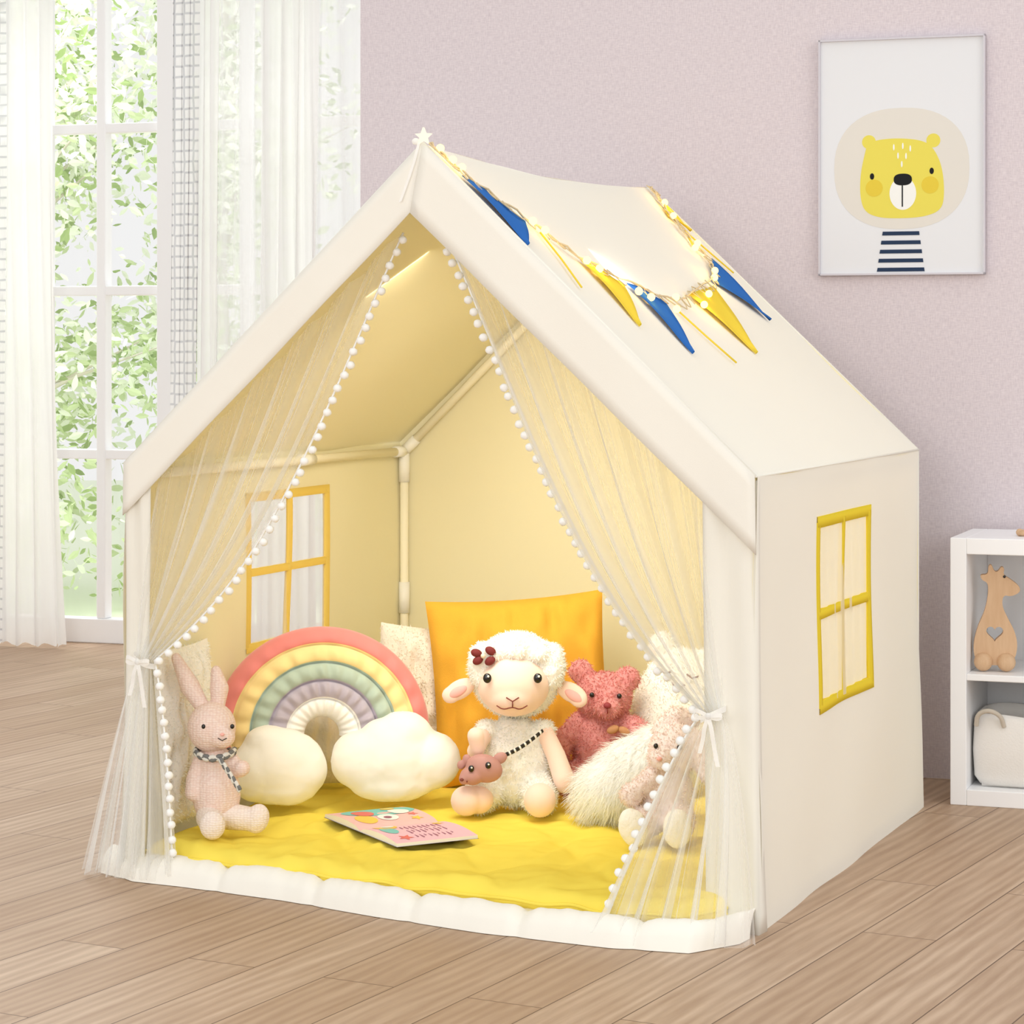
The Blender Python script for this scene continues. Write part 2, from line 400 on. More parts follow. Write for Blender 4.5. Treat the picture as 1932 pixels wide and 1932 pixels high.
hd=[(1632,300),(1640,268),(1690,262),(1745,268),(1765,285),(1780,320),(1784,370),(1778,400),(1745,412),(1700,414),(1660,412),(1633,400),(1625,370),(1626,330)]
mb.poly(chaikin([q(*p) for p in hd],3),-.0092,-.008,1)
disc(mb,1652,356,16,16,4,2); disc(mb,1757,352,16,16,4,2)
disc(mb,1706,367,25,31,4,3)
disc(mb,1706,341,17,11,5,4,.8)
disc(mb,1648,334,4,6,4,4); disc(mb,1760,326,4,6,4,4)
for x,y in ((1689,280),(1706,278),(1720,283),(1697,296),(1712,297),(1704,312)): disc(mb,x,y,1.6,6,4,3,n=12)
a=q(1704,345);b=q(1708,392); mb.box((a[0],-.0105,b[1]),(b[0]-.002,-.008,a[1]),4)
for i in range(5):
    t=i/4; w=36+10*t; c=q(1703,442+i*17); mb.poly([(c[0]-w*S,c[1]-3.6*S),(c[0]+w*S*.95,c[1]-3.6*S),(c[0]+w*S*.93,c[1]+3.6*S),(c[0]-w*S*.97,c[1]+3.6*S)],-.0092,-.008,5)
mb.build('bear_print',[simple('print_greige',(226,221,212),.8),simple('print_yellow',(232,218,94),.8),simple('print_deepyellow',(228,202,68),.8),simple('print_white',(244,244,240),.8),simple('print_black',(25,25,28),.8),simple('print_navy',(38,56,84),.8)],po,smooth=False,recalc=True)
# ---------------------------------------------------------------- shelf
sh=empty('cube_storage_shelf',(.9206,5.14,0),(0,0,-math.radians(20)))
SH=.561; SW=.70; SD=.285; T=.034
mb=MB()
mb.box((0,0,0),(T,SD,SH)); mb.box((SW-T,0,0),(SW,SD,SH)); mb.box((SW/2-T/2,0,T),(SW/2+T/2,SD,SH-T)); mb.box((T,0,0),(SW-T,SD,T)); mb.box((T,0,SH-T),(SW-T,SD,SH)); mb.box((T,.002,.262),(SW-T,SD,.276)); mb.box((T,SD-.01,T),(SW-T,SD,SH-T))
mb.build('carcass',[M['shelf']],sh,smooth=False,bev=.002)
gi=empty('wooden_giraffe',(0,0,0)); 
def shl(x,y,z): return Vector((.9206,5.14,0))+Matrix.Rotation(-math.radians(20),3,'Z')@Vector((x,y,z))
gi.location=shl(.082,.07,.277); gi.rotation_euler=(0,0,-math.radians(10))
G=[(1845,1245),(1840,1215),(1848,1180),(1862,1150),(1868,1120),(1868,1097),(1856,1092),(1853,1082),(1868,1082),(1868,1066),(1874,1062),(1879,1076),(1886,1076),(1892,1066),(1898,1070),(1895,1082),(1912,1092),(1926,1104),(1926,1114),(1910,1122),(1895,1119),(1893,1140),(1905,1165),(1918,1190),(1922,1215),(1916,1240),(1900,1250),(1860,1250)]
gs=1/880
out=chaikin([((x-1880)*gs,(1261-y)*gs) for x,y in G],2)
hs=.0011; hx=0; hz=(1261-1190)*gs
hrt=[(hx+hs*16*math.sin(t)**3,hz+hs*(13*math.cos(t)-5*math.cos(2*t)-2*math.cos(3*t)-math.cos(4*t))) for t in [2*pi*i/40 for i in range(40)]]
mb=MB(); mb.poly(out,-.012,.014,0,[hrt]); 
for fx in (-.024,.024): mb.ell((fx,-.014,.0195),(.0195,.017,.0195))
mb.ell((.02,-.0125,.2),(.003,.002,.003),mi=1)
mb.build('body',[M['wood'],M['black']],gi,smooth=False,recalc=True,bev=.002)
ba=empty('fabric_storage_basket',shl(.038,.03,T+.001),(0,0,-math.radians(20)))
mb=MB(); bw,bd,bh=.28,.2,.15
P=[]
for (ins,z) in ((.03,.001),(.01,.004),(0,.02),(-.003,bh*.5),(0,bh-.012),(.006,bh),(.012,bh),(.014,bh-.02),(.016,.02)):
    ring=circ(bw/2,bd/2,bw/2-ins,bd/2-ins,64,.35); P.append([(x,y,z+.004*math.sin(x*30)*(z>.1)) for x,y in ring]+[(ring[0][0],ring[0][1],z)])
mb.grid(P); mb.box((.02,.02,.0),(bw-.02,bd-.02,.01))
mb.build('body',[M['basket']],ba)
mb=MB(); mb.tube(chaikin([(.012,-.002,.13),(.016,-.012,.155),(.04,-.02,.167),(.065,-.012,.155),(.07,-.002,.13)],3,False),.005); mb.build('handle',[simple('beige_strap',(205,195,180),.9)],ba)
wt=empty('wooden_teether_ring',shl(.150,.10,SH),(0,0,0)); mb=MB(); mb.tube([(.02*math.cos(a),.02*math.sin(a),.007) for a in [2*pi*i/24 for i in range(25)]],.006); mb.ell((-.02,0,.008),.008); mb.build('ring',[M['wood']],wt)
# ---------------------------------------------------------------- tent
TH=.3853; W,D,E,A=1.191,1.199,.7466,1.311
FLx,FLy=-.7042,4.4573
tent=empty('play_tent',(FLx,FLy,0),(0,0,-TH))
def tw(u,v,z=0): return Vector((FLx+u*math.cos(TH)+v*math.sin(TH),FLy-u*math.sin(TH)+v*math.cos(TH),z))
def wr(a,b,k=0,amp=.004): return amp*noise.noise(Vector((a*4+k,b*3,k*1.7)))*2
def side(name,u,sgn,win4,off,mat):
    v0,v1,z0,z1=win4; ss=span([(0,v0,12),(v0,v1,14),(v1,D,12)]); ts=span([(0,z0,10),(z0,z1,12),(z1,E,5)])
    P=[[(u+sgn*(off+wr(s,t,u)+.012*(1-t/E)**3),s,t) for t in ts] for s in ss]
    mb=MB(); mb.grid(P,skip=lambda i,j:12<=i<26 and 10<=j<22); mb.build(name,[mat],tent)
WR=(.395,.768,.314,.646); WL=(.462,.815,.358,.660)
side('wall_right_outer',W,1,WR,0,M['tent']); side('wall_right_inner',W,1,WR,-.004,M['warmlit'])
side('wall_left_outer',0,-1,WL,0,M['tent']); side('wall_left_inner',0,-1,WL,-.004,M['warmlit'])
def trimwin(name,u,sgn,w4,mat,tw_=.021):
    v0,v1,z0,z1=w4; vm=(v0+v1)/2; zm=(z0+z1)/2; mb=MB()
    def strip(a,b,k_=1):
        n=16; P=[]; ww=tw_*k_
        for i in range(n+1):
            c=lp(a,b,i/n); dv,dz=b[0]-a[0],b[1]-a[1]; L=math.hypot(dv,dz); nx,nz_=-dz/L*ww/2,dv/L*ww/2
            r=[]
            for (k,o) in ((-1,-.006),(-1,.002),(1,.002),(1,-.006),(-1,-.006)):
                vv,zz=c[0]+nx*k,c[1]+nz_*k; r.append((u+sgn*(o+wr(vv,zz,u)+.012*(1-zz/E)**3),vv,zz))
            P.append(r)
        mb.grid(P)
    h=tw_/2
    for a,b,k in (((v0-h,z0),(v1+h,z0),1),((v0-h,z1),(v1+h,z1),1),((v0,z0),(v0,z1),1),((v1,z0),(v1,z1),1),((vm,z0),(vm,z1),.85),((v0,zm),(v1,zm),.85)): strip(a,b,k)
    mb.build(name,[mat],tent,recalc=True)
trimwin('window_trim_right',W,1,WR,M['yellowtrim']); trimwin('window_trim_left',0,-1,WL,M['innertrim'],.018)
def voile(name,u,sgn,w4,mat):
    v0,v1,z0,z1=w4; P=[[(u+sgn*(-.004+.002*math.sin(i*1.3+j*.2)+.012*(1-(z0+(z1-z0)*j/10)/E)**3),v0+(v1-v0)*i/30,z0+(z1-z0)*j/10) for j in range(11)] for i in range(31)]
    mb=MB(); mb.grid(P); mb.build(name,[mat],tent)
voile('window_voile_right',W,1,WR,M['winmesh']); voile('window_voile_left',0,-1,WL,M['winmesh2'])
# roof
def roofpt(s,v,side_,off=0):
    sv=max(0.0,math.sin(pi*min(1,max(0,v/D)))); s1=max(0.0,1-s)
    sag=-.018*sv**.7*s1**1.5
    z=A+(E-A)*s+sag+off-.010*max(0.0,math.sin(pi*s))*sv+wr(s,v,3+side_,.003)
    u=W/2+(W/2*s)*(1 if side_ else -1); return (u,v,z)
for sd in (0,1):
    for nm,off,m in (('outer',0,M['tent']),('inner',-.005,M['warmlit'])):
        d1=D+.004 if nm=='outer' else D-.004
        mb=MB(); mb.grid([[roofpt(i/30,-.002+d1*j/36,sd,off) for j in range(37)] for i in range(31)]); mb.build('roof_%s_%s'%(('left','right')[sd],nm),[m],tent)
# back wall
mb=MB(); mb2=MB()
P=[];P2=[]
for i in range(33):
    u=W*i/32; zt=E+(A-E)*(1-abs(u-W/2)/(W/2)); P.append([(u,D+wr(u,zt*j/20,9,.006),zt*j/20) for j in range(21)]); P2.append([(u,D-.005+wr(u,zt*j/20,9,.006),zt*j/20) for j in range(21)])
mb.grid(P); mb2.grid(P2); mb.build('wall_back_outer',[M['tent']],tent); mb2.build('wall_back_inner',[M['warmlit']],tent)
# front valance band
mb=MB()
for up,lo in ((((0,E-.0),(W/2,A)),((0,.652),(.573,1.190))),(((W/2,A),(W,E)),((.573,1.190),(W+.003,.617)))):
    P=[]
    for i in range(41):
        a=lp(up[0],up[1],i/40); b=lp(lo[0],lo[1],i/40); P.append([(lp(a,b,j/5)[0],-.006-.003*j/5+.002*math.sin(i*.4)*j/5,lp(a,b,j/5)[1]+.002) for j in range(6)])
    mb.grid(P)
o=mb.build('front_valance',[M['band']],tent); m=o.modifiers.new('s','SOLIDIFY'); m.thickness=.003; m.offset=0
mb=MB(); mb.tube([(W/2,-.004,A+.001),(W,-.004,E+.001)],.003); mb.tube([(W/2,-.004,A+.001),(0,-.004,E+.001)],.003); mb.tube([(W+.001,-.004,E),(W+.001,D,E)],.002); mb.tube([(W/2,D,A),(W,D,E)],.002); mb.tube([(W,D,0),(W,D,E)],.002)
mb.build('seams',[M['tent']],tent)
# front side strips (right one wraps round the corner)
def strip(name,u0,u1,z1,fl,wrap=0):
    P=[]
    for i in range(11):
        P.append([(u0+(u1-u0)*i/10+fl*(1-j/24)**2,.0+.003*math.sin(i*1.1+j*.15)-.02*(1-j/24)**3,z1*j/24) for j in range(25)])
    if wrap: P.append([(W+.013*(1-z1*j/24/E)**3+.003,.014,z1*j/24) for j in range(25)])
    mb=MB(); mb.grid(P); o=mb.build(name,[M['tent']],tent); m=o.modifiers.new('s','SOLIDIFY'); m.thickness=.003
strip('front_strip_left',.0,.05,.72,-.0); strip('front_strip_right',1.10,W,.74,.012,1)
# poles
mb=MB(); pr=.0095; ins=.017
def pl(a,b,mi=0,r=pr): mb.tube([a,b],r,mi,12)
pl((ins,D-ins,.03),(ins,D-ins,E-.02)); pl((W-ins,D-ins,.03),(W-ins,D-ins,E-.02)); pl((ins,ins+.01,E-.02),(ins,D-ins,E-.02)); pl((W-ins,ins+.01,E-.02),(W-ins,D-ins,E-.02))
pl((ins,D-ins,E-.02),(W/2,D-ins,A-.03)); pl((W-ins,D-ins,E-.02),(W/2,D-ins,A-.03)); pl((W/2,ins,A-.035),(W/2,D-ins,A-.045))
pl((ins,ins+.01,.03),(ins,ins+.01,E-.02)); pl((W-ins,ins+.01,.03),(W-ins,ins+.01,E-.02)); pl((ins,ins+.01,E-.02),(W/2,ins+.01,A-.035)); pl((W-ins,ins+.01,E-.02),(W/2,ins+.01,A-.035))
q1=(ins,D-ins,E-.02)
for a,b in (((ins,D-ins,E-.09),q1),(q1,(ins,D-ins-.05,E-.02)),(q1,(ins+.03,D-ins,E+.008)),((ins,D-ins,.36),(ins,D-ins,.43)),((ins,D*.55,E-.02),(ins,D*.55+.06,E-.02))): pl(a,b,1,.0125)
mb.build('poles',[M['pole'],M['white']],tent)
# ---- base mat
ftab=[(-.06,-.006),(.048,-.055),(.144,-.06),(.365,-.09),(.566,-.14),(.777,-.18),(1.007,-.196),(1.135,-.181),(1.193,-.09),(1.2,.0)]
ncol=260; P=[]
for i in range(ncol+1):
    u=-.045+(W+.05)*i/ncol; sm=abs(math.sin(pi*(u-.02)/.205)); cell=min(1,sm*3.2)**.5*(.85+.15*sm); vf=interp(ftab,u)+.006*(1-cell); r=[]
    for j in range(23):
        t=j/22; v=vf+.17*t
        if t<.26: h=.044*math.sin(t/.26*pi/2)**.5
        elif t<.5: h=.044-.018*(1-math.cos((t-.26)/.24*pi))/2
        else: h=.026
        pk=noise.noise(Vector((u*30,v*9,0)))*.0035+noise.noise(Vector((u*70,v*20,4)))*.0015
        top=h*(.66+.34*cell if t<.5 else 1)+pk*min(1,t*8)*(t<.55)
        r.append((u,v,max(.001,top)))
    r.append((u,D-.03,.026)); P.append(r)
mb=MB(); mb.grid(P); mb.box((0,.0,.0),(W,D-.01,.02))
mb.build('floor_mat',[M['mat']],tent)
# ---- yellow quilt
ym=empty('yellow_quilted_mat',(FLx,FLy,0),(0,0,-TH))
yt=[(.03,.012),(.07,.01),(.18,-.02),(.40,-.045),(.63,-.077),(.85,-.10),(1.0,-.12),(1.09,-.11),(1.15,-.02)]
P=[]; NU,NV=170,150
for i in range(NU+1):
    u=.03+1.12*i/NU; vf=interp(yt,u)+.004*math.sin(u*37)+.003*math.sin(u*71); r=[]
    for j in range(NV+1):
        t=j/NV; v=vf+(D-.04-vf)*t; e=min(1,(v-vf)/.022); e2=min(1,(u-.03)/.03,(1.15-u)/.03)
        a=u*.8+v*.6; b=-u*.6+v*.8
        qu=(abs(math.sin(pi*a/.19))*abs(math.sin(pi*b/.19)))**.4
        rad=noise.noise(Vector((u*28,v*5,7)))*.006
        z=.040+.014*(math.sqrt(max(0,1-(1-e)**2)))*(max(0,e2))**.4+.010*qu*e+.006*noise.noise(Vector((u*14,v*9,2)))*e+(.003*noise.noise(Vector((u*30,v*30,5)))+rad)*e
        r.append((u,v,z))
    r.insert(0,(u,vf+.0,.034)); r.insert(0,(u,vf+.02,.018)); P.append(r)
mb=MB(); mb.grid(P); mb.build('quilt_top',[M['ymat']],ym)
mb=MB(); mb.tube([(u,interp(yt,u)+.004*math.sin(u*37)+.003*math.sin(u*71)-.001,.040+.002*math.sin(u*50)) for u in [.03+1.12*i/120 for i in range(121)]],.003); mb.build('piping',[M['ymat']],ym)
ZM=.067
# ---- curtains
def curtain(name,Ta,Tb,tie,Ba,Bb,sg,seed,eb=.8):
    cols=[]; NS=130; N1=44; N2=30; rnd=random.Random(seed)
    ph=[rnd.random()*6 for _ in range(5)]
    Ta,Tb,tie=map(Vector,(Ta,Tb,tie))
    def fold(s,t): return math.sin(2*pi*6*s**.85+ph[0]+.9*math.sin(2*t+ph[1]))+.5*math.sin(2*pi*13*s+ph[2]+t)+.25*math.sin(2*pi*27*s+ph[3])
    for i in range(NS+1):
        s=i/NS; c=[]
        top=Ta.lerp(Tb,s); tp=Vector((tie.x+sg*(s-.5)*.034,tie.y,tie.z))
        for j in range(N1+1):
            t=j/N1; te=t**(1+.5*s)
            p=top.lerp(tp,te); p.z-= .105*(1-s)**1.1*math.sin(pi*min(1,t)**1.15)
            amp=.013*(1-t)**.5*(.5+.5*t)+.006+.008*math.sin(pi*t)
            p.y+= .022*(1-t)+amp*fold(s,t)*.8
            p.z+= .002*fold(s,t+2)*(1-t)
            c.append(tuple(p))
        for j in range(1,N2+1):
            t=j/N2; b=Vector(Ba).lerp(Vector(Bb),s)
            p=tp.copy(); p.x=tp.x+(b.x-tp.x)*(t**eb); p.z=tp.z+(b.z-tp.z)*t; p.y=tie.y+(b.y-tie.y)*t**1.3
            p.y+=(.004+.022*t)*fold(s,1+t*.6)*.75; p.x+=.012*t*math.sin(2*pi*5*s+ph[4]+t)+.004*t*math.sin(2*pi*19*s)
            if j==N2: p.z=max(.006,p.z+.008*math.sin(s*31))
            c.append(tuple(p))
        cols.append(c)
    mb=MB(); mb.grid(cols); mb.build(name,[M['tulle']],tent)
    e=[Vector(x) for x in cols[0]]; L=[0]
    for a,b in zip(e,e[1:]): L.append(L[-1]+(b-a).length)
    mb=MB(); d=.01
    while d<L[-1]-.01:
        k=max(i for i in range(len(L)) if L[i]<=d); k=min(k,len(e)-2); p=e[k].lerp(e[k+1],(d-L[k])/(L[k+1]-L[k]))
        mb.ell((p.x-sg*.006+rnd.gauss(0,.0015),p.y-.006,p.z-.004+rnd.gauss(0,.0015)),(.0078,.0078,.0072),nu=12,nv=8,jit=.14); d+=.0215+.004*rnd.random()
    mb.tube([tuple(x) for x in e],.0022,n=5)
    mb.build(name+'_pompom_trim',[M['pom']],tent)
    mb=MB(); c=Vector(tie)
    ring=[(c.x+.021*math.cos(a),c.y+.024*math.sin(a),c.z+.010*math.cos(a)*sg) for a in [2*pi*i/24 for i in range(25)]]
    mb.band(ring,.010)
    for dx,dz in ((-.75,.008),(.75,.003)):
        lo_=chaikin([(c.x,c.y-.026,c.z),(c.x+dx*.016,c.y-.034,c.z+dz),(c.x+dx*.030,c.y-.030,c.z+dz*1.2),(c.x+dx*.034,c.y-.028,c.z),(c.x+dx*.018,c.y-.026,c.z-.004),(c.x,c.y-.027,c.z)],2,False)
        mb.band(lo_,.007,up=(0,.2,1))
    for dx,ln in ((-.5,.06),(.8,.08)):
        tl=chaikin([(c.x,c.y-.028,c.z),(c.x+dx*.010,c.y-.034,c.z-.02),(c.x+dx*.014,c.y-.032,c.z-ln*.6),(c.x+dx*.024,c.y-.036,c.z-ln)],2,False)
        mb.band(tl,.007,up=(1,.3,0))
    mb.ell((c.x,c.y-.028,c.z),(.0055,.004,.006))
    mb.build(name+'_ribbon_tie',[M['ribbon']],tent)
curtain('curtain_left',(.535,.012,1.16),(.035,.012,.70),(.045,-.005,.392),(.130,-.045,.012),(-.066,-.035,.006),-1,3)
curtain('curtain_right',(.616,.012,1.158),(1.14,.012,.69),(1.122,-.012,.355),(.962,-.165,.014),(1.212,-.135,.004),1,8,.72)
# ---- bunting + lights
bu=empty('pennant_bunting',(FLx,FLy,0),(0,0,-TH))
slope=(A-E)/(W/2)
def rp(u,v,h=.004):
    s=(u-W/2)/(W/2); p=roofpt(max(0,s),min(D,max(0,v)),1); n=Vector((slope,0,1)).normalized(); return Vector((u,v,p[2]))+n*h
flags=[((.655,.02),(.722,.150),(.785,.004),0),((.791,.237),(.830,.362),(.922,.19),1),((.832,.372),(.861,.510),(.966,.356),0),((.846,.70),(.825,.93),(.965,.765),1),((.766,1.10),(.815,.95),(.903,1.075),0),((.625,1.165),(.665,1.12),(.70,1.165),1)]
mb=MB()
for a,b,t,mi in flags:
    a,b,t=Vector(a),Vector(b),Vector(t); P=[]
    for i in range(9):
        k=i/8; l=a.lerp(t,k); r=b.lerp(t,k)
        P.append([rp(l.lerp(r,j/6).x,l.lerp(r,j/6).y,.006+.003*math.sin(j*.9+i*.5)) for j in range(7)])
    mb.grid(P,mi)
o=mb.build('pennants',[M['blue'],M['yel']],bu); m=o.modifiers.new('s','SOLIDIFY'); m.thickness=.0012
path=[(.600,.004),(.625,.012),(.661,.034),(.69,.09),(.722,.150),(.76,.20),(.791,.237),(.828,.362),(.861,.506),(.862,.60),(.846,.70),(.825,.85),(.815,.95),(.78,1.06),(.74,1.08),(.70,1.10),(.66,1.13),(.62,1.165),(.602,1.18)]
pc=chaikin(path,2,False)
mb=MB(); mb.tube([rp(p[0],p[1],.009+.003*math.sin(i*1.7)) for i,p in enumerate(pc)],.0018,n=6)
mb.tube([rp(*p,.006) for p in ((.745,.16),(.80,.12),(.86,.06))],.0018,1,6); mb.tube([rp(*p,.006) for p in ((.88,.52),(.93,.54),(.985,.56))],.0018,1,6); mb.tube([rp(*p,.006) for p in ((.735,1.07),(.70,1.12),(.80,1.15))],.0018,1,6)
mb.build('cord',[M['wire'],M['yel']],bu)
fa=empty('fairy_lights',(FLx,FLy,0),(0,0,-TH))
mb=MB(); wire=[]
for i in range(len(pc)*3):
    k=i/3; a=pc[min(int(k),len(pc)-1)]; b=pc[min(int(k)+1,len(pc)-1)]; p=lp(a,b,k-int(k)); wire.append(rp(p[0]+.012*math.sin(i*1.1)+.006,p[1]+.012*math.cos(i*.9),.008))
mb.tube(wire,.0012,n=5); mb.build('wire',[M['wire']],fa)
bul=[(.612,.012),(.632,.02),(.645,.03),(.73,.15),(.745,.17),(.80,.235),(.815,.26),(.855,.36),(.865,.40),(.885,.49),(.86,.56),(.872,.70),(.85,.80),(.815,.95),(.80,1.0),(.745,1.04),(.735,1.085),(.67,1.12),(.64,1.15)]
mb=MB()
for i,(u,v) in enumerate(bul): mb.ell(rp(u,v,.013),.0075,nu=12,nv=8)
mb.build('bulbs',[M['bulb']],fa)
for i in (1,4,6,8,11,13,16,18):
    u,v=bul[i]
    l=bpy.data.lights.new('bulb_glow','POINT'); l.energy=.075; l.color=(1,.55,.07); l.shadow_soft_size=.008
    o=bpy.data.objects.new('bulb_glow_%d'%i,l); scene.collection.objects.link(o); o.parent=fa; o.location=rp(u,v,.032)
mb=MB(); st=[((.016 if k%2==0 else .007)*math.sin(pi*k/5),(.016 if k%2==0 else .007)*math.cos(pi*k/5)) for k in range(10)]
mb.poly(st,-.004,.004); sto=mb.build('star_topper',[M['star']],fa,smooth=False,recalc=True); sto.location=(W/2+.003,-.008,A+.012)
mb=MB(); mb.band([(W/2-.004,-.012,A+.002),(W/2-.012,-.014,A-.03),(W/2-.022,-.016,A-.06),(W/2-.038,-.016,A-.10)],.006,up=(1,0,.3)); mb.ell((W/2-.012,-.008,A+.004),(.007,.005,.006)); mb.build('ribbon_tie',[M['ribbon']],fa)
# ---------------------------------------------------------------- toys
def toy(name,X,Y,rz=0,z=ZM): return empty(name,(X,Y,z),(0,0,rz))
M['lambwool']=simple('lamb_wool',(254,250,240),.95,180,.5,.003,sheen=.4)
M['lambskin']=simple('lamb_peach_plush',(253,220,199),.9,sheen=.4)
M['brownst']=simple('brown_stitch',(130,70,60),.8); M['blush']=simple('blush_pink',(246,184,174),.9)
# lamb ------------------------------------------------
la=toy('lamb_plush',-.003,4.73,.0)
body=blob('body',[('e',(.012,.02,.085),(.068,.055,.085)),('e',(.008,.02,.13),(.05,.042,.05)),('c',[(-.04,-.0,.04),(-.062,-.05,.032)],[.036,.03]),('c',[(.05,-.0,.04),(.056,-.05,.032)],[.038,.033]),('e',(-.045,.01,.150),(.024,.024,.022)),('e',(.062,.01,.150),(.024,.024,.022))],M['lambwool'],la,disp=.006)
fur('body_wool',body,7000,.007,.0012,M['strand'],la,.2,1.4)
head=blob('head_wool',[('e',(.012,.02,.258),(.088,.074,.083)),('e',(.012,.0,.322),(.045,.04,.018)),('e',(-.058,-.02,.28),(.024,.03,.045)),('e',(.082,-.02,.28),(.024,.03,.045)),('e',(-.03,-.035,.308),(.024,.022,.02)),('e',(.055,-.035,.308),(.024,.022,.02)),('e',(.012,-.042,.312),(.022,.02,.02))],M['lambwool'],la,disp=.007)
fur('head_curls',head,7000,.006,.0012,M['strand'],la,.1,1.6)
blob('face',[('e',(.006,-.022,.243),(.070,.068,.060)),('e',(.004,-.038,.225),(.052,.055,.040))],M['lambskin'],la)
blob('ear_left',[('e',(-.098,-.005,.232),(.034,.012,.019),(0,-.5,0)),('e',(-.115,-.008,.222),(.018,.010,.017),(0,-.5,0))],M['lambskin'],la,vox=.003)
blob('ear_right',[('e',(.118,-.005,.226),(.034,.012,.019),(0,.5,0)),('e',(.132,-.008,.214),(.018,.010,.017),(0,.5,0))],M['lambskin'],la,vox=.003)
blob('ears_inner',[('e',(-.102,-.014,.229),(.022,.006,.010),(0,-.5,0)),('e',(.122,-.014,.221),(.022,.006,.010),(0,.6,0))],M['blush'],la,vox=.002)
blob('arm_left',[('c',[(-.05,.0,.145),(-.068,-.035,.118),(-.062,-.062,.128),(-.066,-.066,.152)],[.017,.016,.015,.017])],M['lambskin'],la,vox=.003)
blob('arm_right',[('c',[(.068,.0,.145),(.088,-.015,.105),(.102,-.03,.065)],[.018,.019,.021]),('e',(.103,-.032,.06),(.02,.018,.024))],M['lambskin'],la,vox=.003)
blob('feet',[('e',(-.084,-.075,.030),(.030,.030,.029)),('e',(-.062,-.06,.03),(.03,.03,.028)),('e',(.056,-.085,.033),(.031,.032,.033)),('e',(.056,-.06,.03),(.03,.035,.03))],M['lambskin'],la,vox=.003)
mb=MB()
for x in (-.044,.052): mb.ell((x,-.081,.264),(.0082,.005,.0095),mi=0); mb.ell((x+.002,-.086,.268),(.0022,.001,.0022),mi=5)
mb.tube(chaikin([(-.026,-.088,.213),(-.014,-.095,.206),(.004,-.098,.212),(.018,-.096,.206),(.032,-.088,.213)],2,False),.0013,1)
mb.tube([(.004,-.099,.212),(.004,-.097,.223)],.0013,1); mb.tube([(-.008,-.094,.229),(.004,-.0975,.222),(.016,-.094,.229)],.0014,1)
for dx,dz in ((-.013,.005),(.014,.009),(-.010,-.009),(.013,-.010)): mb.ell((-.052+dx,-.058,.304+dz),(.011,.006,.008),(0,dz*60,0),mi=3)
mb.ell((-.052,-.062,.304),(.005,.005,.005),mi=4)
mb.build('face_details',[M['black'],M['brownst'],M['blush'],simple('maroon_ribbon',(120,45,42),.7),simple('cream_bead',(235,215,190),.5),M['white']],la)
M['mauve']=simple('mauve_brown_leather',(192,142,132),.5)
pu=empty('mouse_face_purse',(-.003,4.73,ZM)); 
blob('pouch',[('e',(-.050,-.088,.094),(.036,.020,.027),(0,.25,0)),('e',(-.074,-.094,.080),(.022,.018,.017),(0,.2,0)),('e',(-.088,-.098,.076),(.010,.012,.012))],M['mauve'],pu,vox=.0025)
blob('ears',[('e',(-.020,-.082,.112),(.015,.006,.011),(0,-.5,0)),('e',(-.082,-.080,.108),(.009,.006,.012),(0,-.3,0)),('e',(-.094,-.080,.099),(.008,.005,.009))],M['mauve'],pu,vox=.002,smooth=2)
mb=MB(); mb.ell((-.074,-.110,.097),(.0055,.003,.0065)); mb.ell((-.073,-.1125,.099),(.0018,.001,.0018),mi=1); mb.ell((-.042,-.1080,.103),(.0055,.003,.0065)); mb.ell((-.041,-.1105,.105),(.0018,.001,.0018),mi=1); mb.ell((-.092,-.110,.076),(.004,.003,.003),mi=2); mb.ell((-.082,-.1125,.073),(.0015,.001,.002),mi=2)
n=26; pts=[lp((-.022,-.074,.112),(.062,-.040,.158),i/n) for i in range(n+1)]; pts=[(p[0],p[1]-.012*math.sin(pi*i/n),p[2]-.004*math.sin(pi*i/n)) for i,p in enumerate(pts)]
for i in range(n): mb.tube([pts[i],pts[i+1]],.0040,0 if i%3 else 1,6,flat=.5)
mb.build('purse_details',[M['black'],M['white'],M['brownst']],pu)
# bear ---------------------------------------------
M['bear']=simple('rose_plush',(224,150,146),.95,220,.5,.003,sheen=.5,var=.12,vs=60)
be=toy('teddy_bear_plush',.165,4.89,-.1)
B=blob('body',[('e',(.018,.0,.195),(.056,.048,.050)),('e',(-.028,.0,.245),(.025,.014,.025)),('e',(.066,.0,.232),(.025,.014,.025)),('e',(.028,-.045,.18),(.028,.022,.022)),('e',(.012,.01,.095),(.058,.05,.085)),('c',[(-.03,0,.14),(-.06,-.02,.11),(-.075,-.03,.08)],[.024,.022,.024]),('c',[(.05,0,.14),(.085,-.015,.135),(.095,-.03,.12)],[.024,.023,.024]),('c',[(-.02,-.0,.04),(-.055,-.05,.035)],[.034,.03]),('c',[(.045,0,.04),(.07,-.05,.035)],[.034,.03])],M['bear'],be,disp=.005)
fur('plush',B,11000,.006,.0011,M['strandr'],be,.1,1.5)
mb=MB(); mb.ell((-.002,-.047,.205),(.005,.004,.005)); mb.ell((.052,-.043,.203),(.005,.004,.005)); mb.ell((.030,-.072,.188),(.008,.005,.006),mi=1); mb.tube([(.030,-.072,.184),(.030,-.070,.172)],.0012,1)
mb.ell((.062,-.050,.135),(.013,.006,.008),(0,.5,0),mi=2); mb.ell((.04,-.052,.138),(.013,.006,.008),(0,-.4,0),mi=2)
mb.build('face_details',[M['black'],simple('dark_rose_nose',(150,60,65),.6),simple('tan_bow',(200,145,100),.7)],be)
